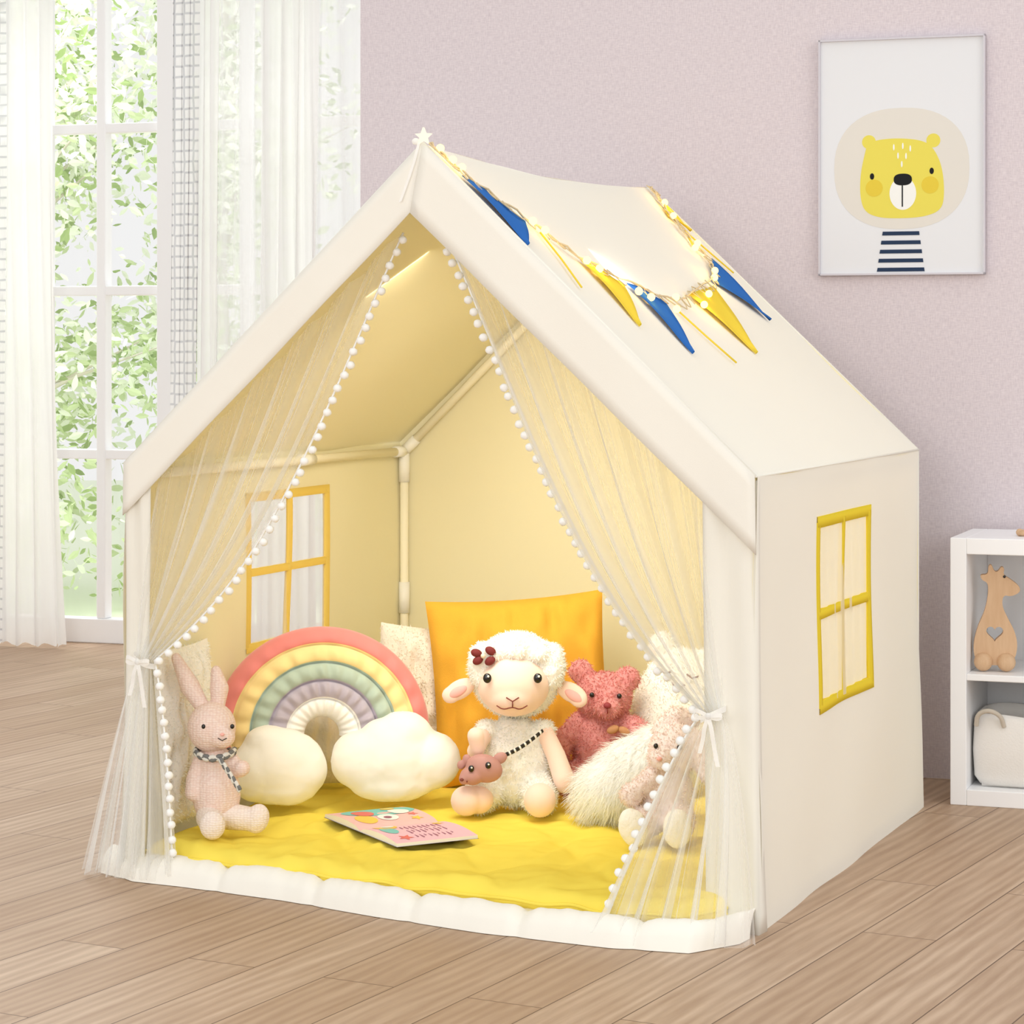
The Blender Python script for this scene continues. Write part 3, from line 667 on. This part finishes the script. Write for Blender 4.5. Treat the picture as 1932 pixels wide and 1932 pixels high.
# knitted rabbit -------------------------------------
M['knit']=knit('pink_knit',(253,234,223),(232,198,183))
M['knitw']=knit('cream_knit',(254,242,232),(236,216,203))
ra=toy('knitted_rabbit',-.545,4.51,.0); 
blob('head',[('e',(-.008,-.005,.193),(.045,.042,.047)),('e',(.014,-.032,.180),(.025,.020,.022))],M['knit'],ra,vox=.003)
blob('ears',[('c',[(-.024,.005,.225),(-.050,.012,.265),(-.076,.015,.318)],[.013,.019,.010]),('c',[(.002,.008,.225),(.004,.012,.262),(-.002,.012,.295)],[.012,.018,.010])],M['knit'],ra,vox=.003)
blob('body',[('e',(.0,.0,.070),(.045,.042,.062)),('e',(-.002,.0,.125),(.032,.030,.035)),('c',[(-.028,0,.135),(-.04,-.01,.10),(-.04,-.02,.075)],[.014,.015,.016]),('c',[(.026,0,.135),(.044,-.012,.115),(.050,-.02,.12)],[.014,.014,.015])],M['knit'],ra,vox=.003)
blob('legs',[('c',[(-.01,-.02,.03),(.0,-.065,.024)],[.026,.022]),('e',(.002,-.075,.026),(.024,.018,.027)),('c',[(.025,-.01,.03),(.068,-.02,.026)],[.025,.022]),('e',(.078,-.024,.028),(.022,.02,.028),(0,.3,0))],M['knitw'],ra,vox=.003)
mb=MB(); mb.ell((-.018,-.044,.200),(.004,.003,.0045)); mb.ell((.034,-.042,.200),(.004,.003,.0045)); mb.ell((.017,-.053,.187),(.004,.003,.003),mi=1); mb.tube([(.009,-.051,.180),(.017,-.054,.176),(.025,-.051,.180)],.0009,0)
mb.build('face_details',[M['black'],M['blush']],ra)
mb=MB()
for k in (0,1):
    mb.tube([(.036*math.cos(a)-.002,.036*math.sin(a)-.004,.145+.003*math.sin(a*9+k*pi)+.004*math.cos(a*2)) for a in [2*pi*i/60 for i in range(61)]],.0045,k,6)
    mb.tube([lp((.012,-.042,.140),(.05,-.055,.085),i/24)[:2]+(lp((.012,-.042,.140),(.05,-.055,.085),i/24)[2]+.003*math.sin(i*.9+k*pi),) for i in range(25)],.004,k,6)
mb.build('scarf',[simple('grey_yarn',(120,120,118),.9),simple('ivory_yarn',(228,224,215),.9)],ra)
# rainbow cushion -------------------------------------
rb=empty('rainbow_cloud_cushion',(-.366,4.785,ZM),(-.12,0,.20),.99)
cols=[(232,136,128),(251,222,152),(182,197,178),(188,177,186),(250,245,234)]
rm=[simple('velour_%d'%i,c,.85,sheen=.4) for i,c in enumerate(cols)]
R0,R1=.035,.216; nb=5; per=10; cx,cz=-.004,.137
P=[]; NA=160
def prof(k,n,wv):
    t=k/n; g=abs(math.sin(pi*t*nb))**.35
    ed=max(0.0,math.sin(pi*min(1,max(0,t))))**.35
    return (.020+.018*g*(1+wv))*ed+.002
n=nb*per
for i in range(NA+1):
    a=-.12+(pi+.24)*i/NA; row=[]
    for k in range(n+1):
        r=R0+(R1-R0)*k/n; wv=.25*noise.noise(Vector((a*9,r*18,0)))+.18*math.sin(a*26+r*40)
        row.append((cx-r*math.cos(a),-prof(k,n,wv),cz+r*math.sin(a)*.98))
    for k in range(n,-1,-1):
        r=R0+(R1-R0)*k/n; row.append((cx-r*math.cos(a),prof(k,n,0)*.7,cz+r*math.sin(a)*.98))
    row.append(row[0]); P.append(row)
def mf(i,j):
    k=j if j<n else (2*n-j if j<=2*n else 0); return 4-min(4,max(0,int((k-.01)/per)))
mb=MB(); mb.grid(P,mfun=mf); mb.build('arc',rm,rb)
M['cloud']=simple('cloud_velour',(252,247,234),.9,sheen=.3)
blob('cloud_left',[('e',(-.092,-.05,.082),(.088,.05,.072)),('e',(-.14,-.05,.07),(.055,.045,.06)),('e',(-.045,-.05,.072),(.045,.045,.055)),('e',(-.115,-.05,.118),(.05,.04,.042)),('e',(-.09,-.05,.04),(.075,.04,.038))],M['cloud'],rb,vox=.005,smooth=12,disp=.006,dsize=.04)
blob('cloud_right',[('e',(.125,-.055,.085),(.095,.055,.078)),('e',(.06,-.055,.085),(.055,.05,.058)),('e',(.205,-.055,.08),(.06,.05,.058)),('e',(.15,-.055,.130),(.06,.045,.05)),('e',(.105,-.055,.12),(.045,.045,.045)),('e',(.13,-.055,.04),(.09,.045,.038))],M['cloud'],rb,vox=.005,smooth=12,disp=.006,dsize=.04)
# pillows
def pillow(name,w,h,th,mat,loc,rot,pin=.06,fz=0,fl=.01,fm=None):
    e=empty(name,loc,rot); mb=MB(); n=40
    for sg in (-1,1):
        P=[]
        for i in range(n+1):
            r=[]
            for j in range(n+1):
                x=2*i/n-1; y=2*j/n-1; k=((1-x*x)*(1-y*y)); 
                px=x*(1-pin*(1-y*y)**1)*w/2; pz=y*(1-pin*(1-x*x))*h/2
                t=th/2*max(0,k)**.45+ (.006*noise.noise(Vector((x*3,y*3,sg*2)))+.005*noise.noise(Vector((x*7,y*2,sg*4))))*(k>0)*3*min(1,k*3)
                r.append((px,sg*t,pz+h/2))
            P.append(r if sg<0 else r[::-1])
        mb.grid(P)
    o=mb.build('cover',[mat],e)
    if fz: fur('pile',o,fz,fl,.0012,fm or M['strand'],e,.1,1.5)
    return e
M['mustard']=simple('mustard_linen',(231,170,56),.9,400,.3,.002,var=.08,vs=30)
M['boucle']=simple('cream_boucle',(252,246,234),.95,160,.6,.003,sheen=.4)
M['boucleb']=simple('beige_boucle',(244,232,214),.95,160,.6,.003,sheen=.4)
pillow('mustard_throw_pillow',.37,.385,.12,M['mustard'],(.03,5.02,ZM),(-.18,-.07,0),.05)
pillow('boucle_cushion',.20,.335,.06,M['boucle'],tuple(tw(.036,.175,ZM)),(-.06,0,1.186),.04,5000,.006)
pillow('boucle_cushion.001',.25,.31,.09,M['boucleb'],(-.175,5.10,ZM),(-.12,.08,.0),.04,5000,.006,M['strandg'])
pillow('cream_cushion',.22,.29,.08,M['boucle'],(-.40,4.97,ZM),(-.16,-.02,.35),.04)
# sleepy face cushion back right
fc=toy('sleepy_face_cushion',.31,4.93,-.15); fc.rotation_euler=(-.15,.15,-.15)
o=blob('cover',[('e',(0,0,.16),(.095,.05,.13)),('e',(0,0,.08),(.10,.055,.08)),('e',(-.055,0,.285),(.028,.018,.03)),('e',(.055,0,.285),(.028,.018,.03))],M['boucle'],fc,vox=.005,disp=.004)
fur('pile',o,7000,.007,.0012,M['strand'],fc,.1,1.5)
mb=MB()
for x in (-.035,.02): mb.tube([(x-.012,-.058,.236),(x,-.062,.230),(x+.012,-.060,.236)],.0018,0)
mb.tube(chaikin([(-.018,-.062,.215),(-.012,-.064,.208),(-.006,-.065,.214),(0,-.064,.208),(.008,-.062,.215)],1,False),.0016,0); mb.build('face_stitching',[M['brownst']],fc)
# fluffy cushion
M['shag']=simple('ivory_shag',(255,254,250),.9,sheen=.6)
M['strands']=fabric('ivory_long_fibre',(255,255,252),.5,None)
fz=empty('shaggy_faux_fur_cushion',(.235,4.62,ZM),(0,0,0))
o=blob('cushion',[('e',(0,0,.085),(.098,.07,.072),(0,-.5,0)),('e',(-.052,-.01,.060),(.064,.060,.056)),('e',(.048,.01,.122),(.066,.060,.058))],M['shag'],fz,vox=.006)
fur('long_pile',o,7500,.026,.0010,M['strands'],fz,.35,.5,seg=3,comb=(-.5,-.1,-.4),nf=.35)
# blush rabbit
M['blushfur']=simple('blush_plush',(244,227,219),.95,220,.5,.003,sheen=.5)
br=toy('blush_rabbit_plush',.282,4.43,.0)
o=blob('body',[('e',(.012,.03,.155),(.045,.042,.048)),('e',(-.012,-.005,.148),(.024,.024,.022)),('c',[(.02,.02,.19),(.055,.02,.175),(.07,.0,.12)],[.018,.021,.016]),('c',[(-.01,.045,.195),(.02,.05,.215),(.05,.05,.21)],[.016,.02,.014]),('e',(-.005,.03,.075),(.055,.05,.062)),('c',[(-.03,.0,.11),(-.055,-.015,.095),(-.068,-.02,.085)],[.02,.018,.021]),('c',[(-.03,.0,.04),(-.055,-.05,.035)],[.03,.026]),('c',[(.02,.0,.04),(.015,-.055,.035)],[.03,.026])],M['blushfur'],br,vox=.004,disp=.004)
fur('plush',o,8000,.005,.0011,M['strandb'],br,.1,1.5)
o=blob('feet',[('e',(-.066,-.068,.036),(.026,.018,.036),(0,-.3,0)),('e',(.012,-.078,.036),(.026,.018,.036))],M['boucle'],br,vox=.003,disp=.003)
mb=MB(); mb.ell((-.022,-.010,.172),(.0045,.004,.005)); mb.ell((.02,-.014,.170),(.0045,.004,.005)); mb.ell((-.017,-.03,.152),(.005,.004,.004),mi=1); mb.build('face_details',[M['black'],M['blush']],br)
# book -------------------------------------------------
bk=empty('picture_book',(0,0,0))
ox,oy=(-.208,4.53); bk.location=(ox,oy,ZM+.003)
ang=math.atan2(4.3885-4.668,-.133+.2835); bk.rotation_euler=(0,0,ang)
Lx=.315; Wy=.162
def bz(x): return .006+.006*abs(math.sin(pi*min(1,abs(x)/(Lx/2))))*1.0-.004*math.exp(-(x/.012)**2)
mb=MB()
P=[[(x,y,bz(x)) for y in (-Wy/2,Wy/2)] for x in [-Lx/2+Lx*i/40 for i in range(41)]]
mb.grid(P,0,mfun=lambda i,j:0 if i<20 else 1)
P=[[(x,y,.0) for y in (-Wy/2-.002,Wy/2+.002)] for x in [-Lx/2-.002+(Lx+.004)*i/40 for i in range(41)]]
mb.grid(P,2)
for y in (-Wy/2,Wy/2): mb.grid([[(x,y,0),(x,y,bz(x))] for x in [-Lx/2+Lx*i/40 for i in range(41)]],3)
for x in (-Lx/2,Lx/2): mb.grid([[(x,-Wy/2,0),(x,-Wy/2,bz(x))],[(x,Wy/2,0),(x,Wy/2,bz(x))]],3)
def patch(cx,cy,rx,ry,mi,lift=.0006,n=20,star=False):
    vs=[]
    for k in range(n):
        a=2*pi*k/n; r=(1 if not star or k%2==0 else .45); x=cx+rx*r*math.cos(a); y=cy+ry*r*math.sin(a); x=max(-Lx/2+.002,min(Lx/2-.002,x)); y=max(-Wy/2+.002,min(Wy/2-.002,y)); vs.append((x,y,bz(x)+lift))
    vs.append((cx,cy,bz(cx)+lift)); mb.add(vs,[(k,(k+1)%n,n) for k in range(n)],mi)
patch(-.115,.01,.05,.075,4); patch(-.10,-.03,.03,.02,5,.001); patch(-.09,.04,.024,.020,3,.001); patch(-.13,.035,.014,.014,6,.0012); patch(-.05,-.045,.03,.02,6); patch(-.05,.0,.022,.02,3,.001); patch(-.047,-.002,.008,.008,7,.0014); patch(-.03,.05,.014,.014,6,n=10,star=True); patch(-.06,.055,.012,.012,5,n=10,star=True)
patch(.03,-.045,.028,.022,6); patch(.03,-.04,.012,.012,3,.001); patch(.07,-.055,.03,.014,4); patch(.045,.055,.014,.014,6,n=10,star=True); patch(.13,-.05,.016,.016,5,n=10,star=True)
for i in range(9):
    y=.045-.009*i
    for k in range(3): 
        x0=.055+.03*k; mb.box((x0,y-.0009,bz(x0+.013)+.0002),(x0+.026-.006*((i+k)%3),y+.0009,bz(x0+.013)+.0009),7)
mb.build('pages',[simple('page_salmon',(244,196,190),.6),simple('page_pink',(246,198,208),.6),simple('book_cover',(90,80,90),.6),simple('paper_white',(250,246,240),.6),simple('print_teal',(130,204,197),.6),simple('print_coral',(232,120,110),.6),simple('print_sun',(250,206,86),.6),simple('print_ink',(160,100,120),.6)],bk,smooth=False)
# ---------------------------------------------------------------- light / camera
w=bpy.data.worlds.new('sky'); scene.world=w; w.use_nodes=True; bg=w.node_tree.nodes['Background']; bg.inputs[0].default_value=(1,1,.995,1); bg.inputs[1].default_value=.91
def area(name,loc,tgt,size,e,col=(1,1,1),spread=180):
    l=bpy.data.lights.new(name,'AREA'); l.energy=e; l.size=size; l.color=col; l.spread=math.radians(spread); o=bpy.data.objects.new(name,l); scene.collection.objects.link(o); o.location=loc
    o.rotation_euler=(Vector(tgt)-Vector(loc)).to_track_quat('-Z','Y').to_euler(); return o
area('softbox_light_left',(-1.5,-.2,1.7),(-.1,5,.5),1.8,56,(1,1,.99))
area('softbox_light_right',(3.2,2.2,1.8),(.8,4.7,.4),2.0,28,(.99,1,1))  # unseen fill added to brighten the right side of the tent
area('garden_fill',(-2.0,9.0,4.2),(-2.0,11.2,1.0),2.0,130)  # added fill above the frame, brightens the trees; no such fixture outdoors
area('curtain_fill',(-2.4,9.6,3.6),(-1.6,7.6,1.0),2.0,100)  # added fill outside, brightens the curtains from behind
area('tent_fill',tuple(tw(.6,.22,.95)),tuple(tw(.55,1.0,.30)),.5,4.3,(1,.96,.87),130)  # unseen fill added to lift the tent interior; no lamp hangs here
cam=bpy.data.cameras.new('camera'); co=bpy.data.objects.new('camera',cam); scene.collection.objects.link(co)
co.location=(0,0,.95); co.rotation_euler=(pi/2,0,0); cam.sensor_width=36; cam.lens=4615.2/1932*36; cam.shift_y=-(966-665.1)/1932; cam.clip_end=100
scene.camera=co
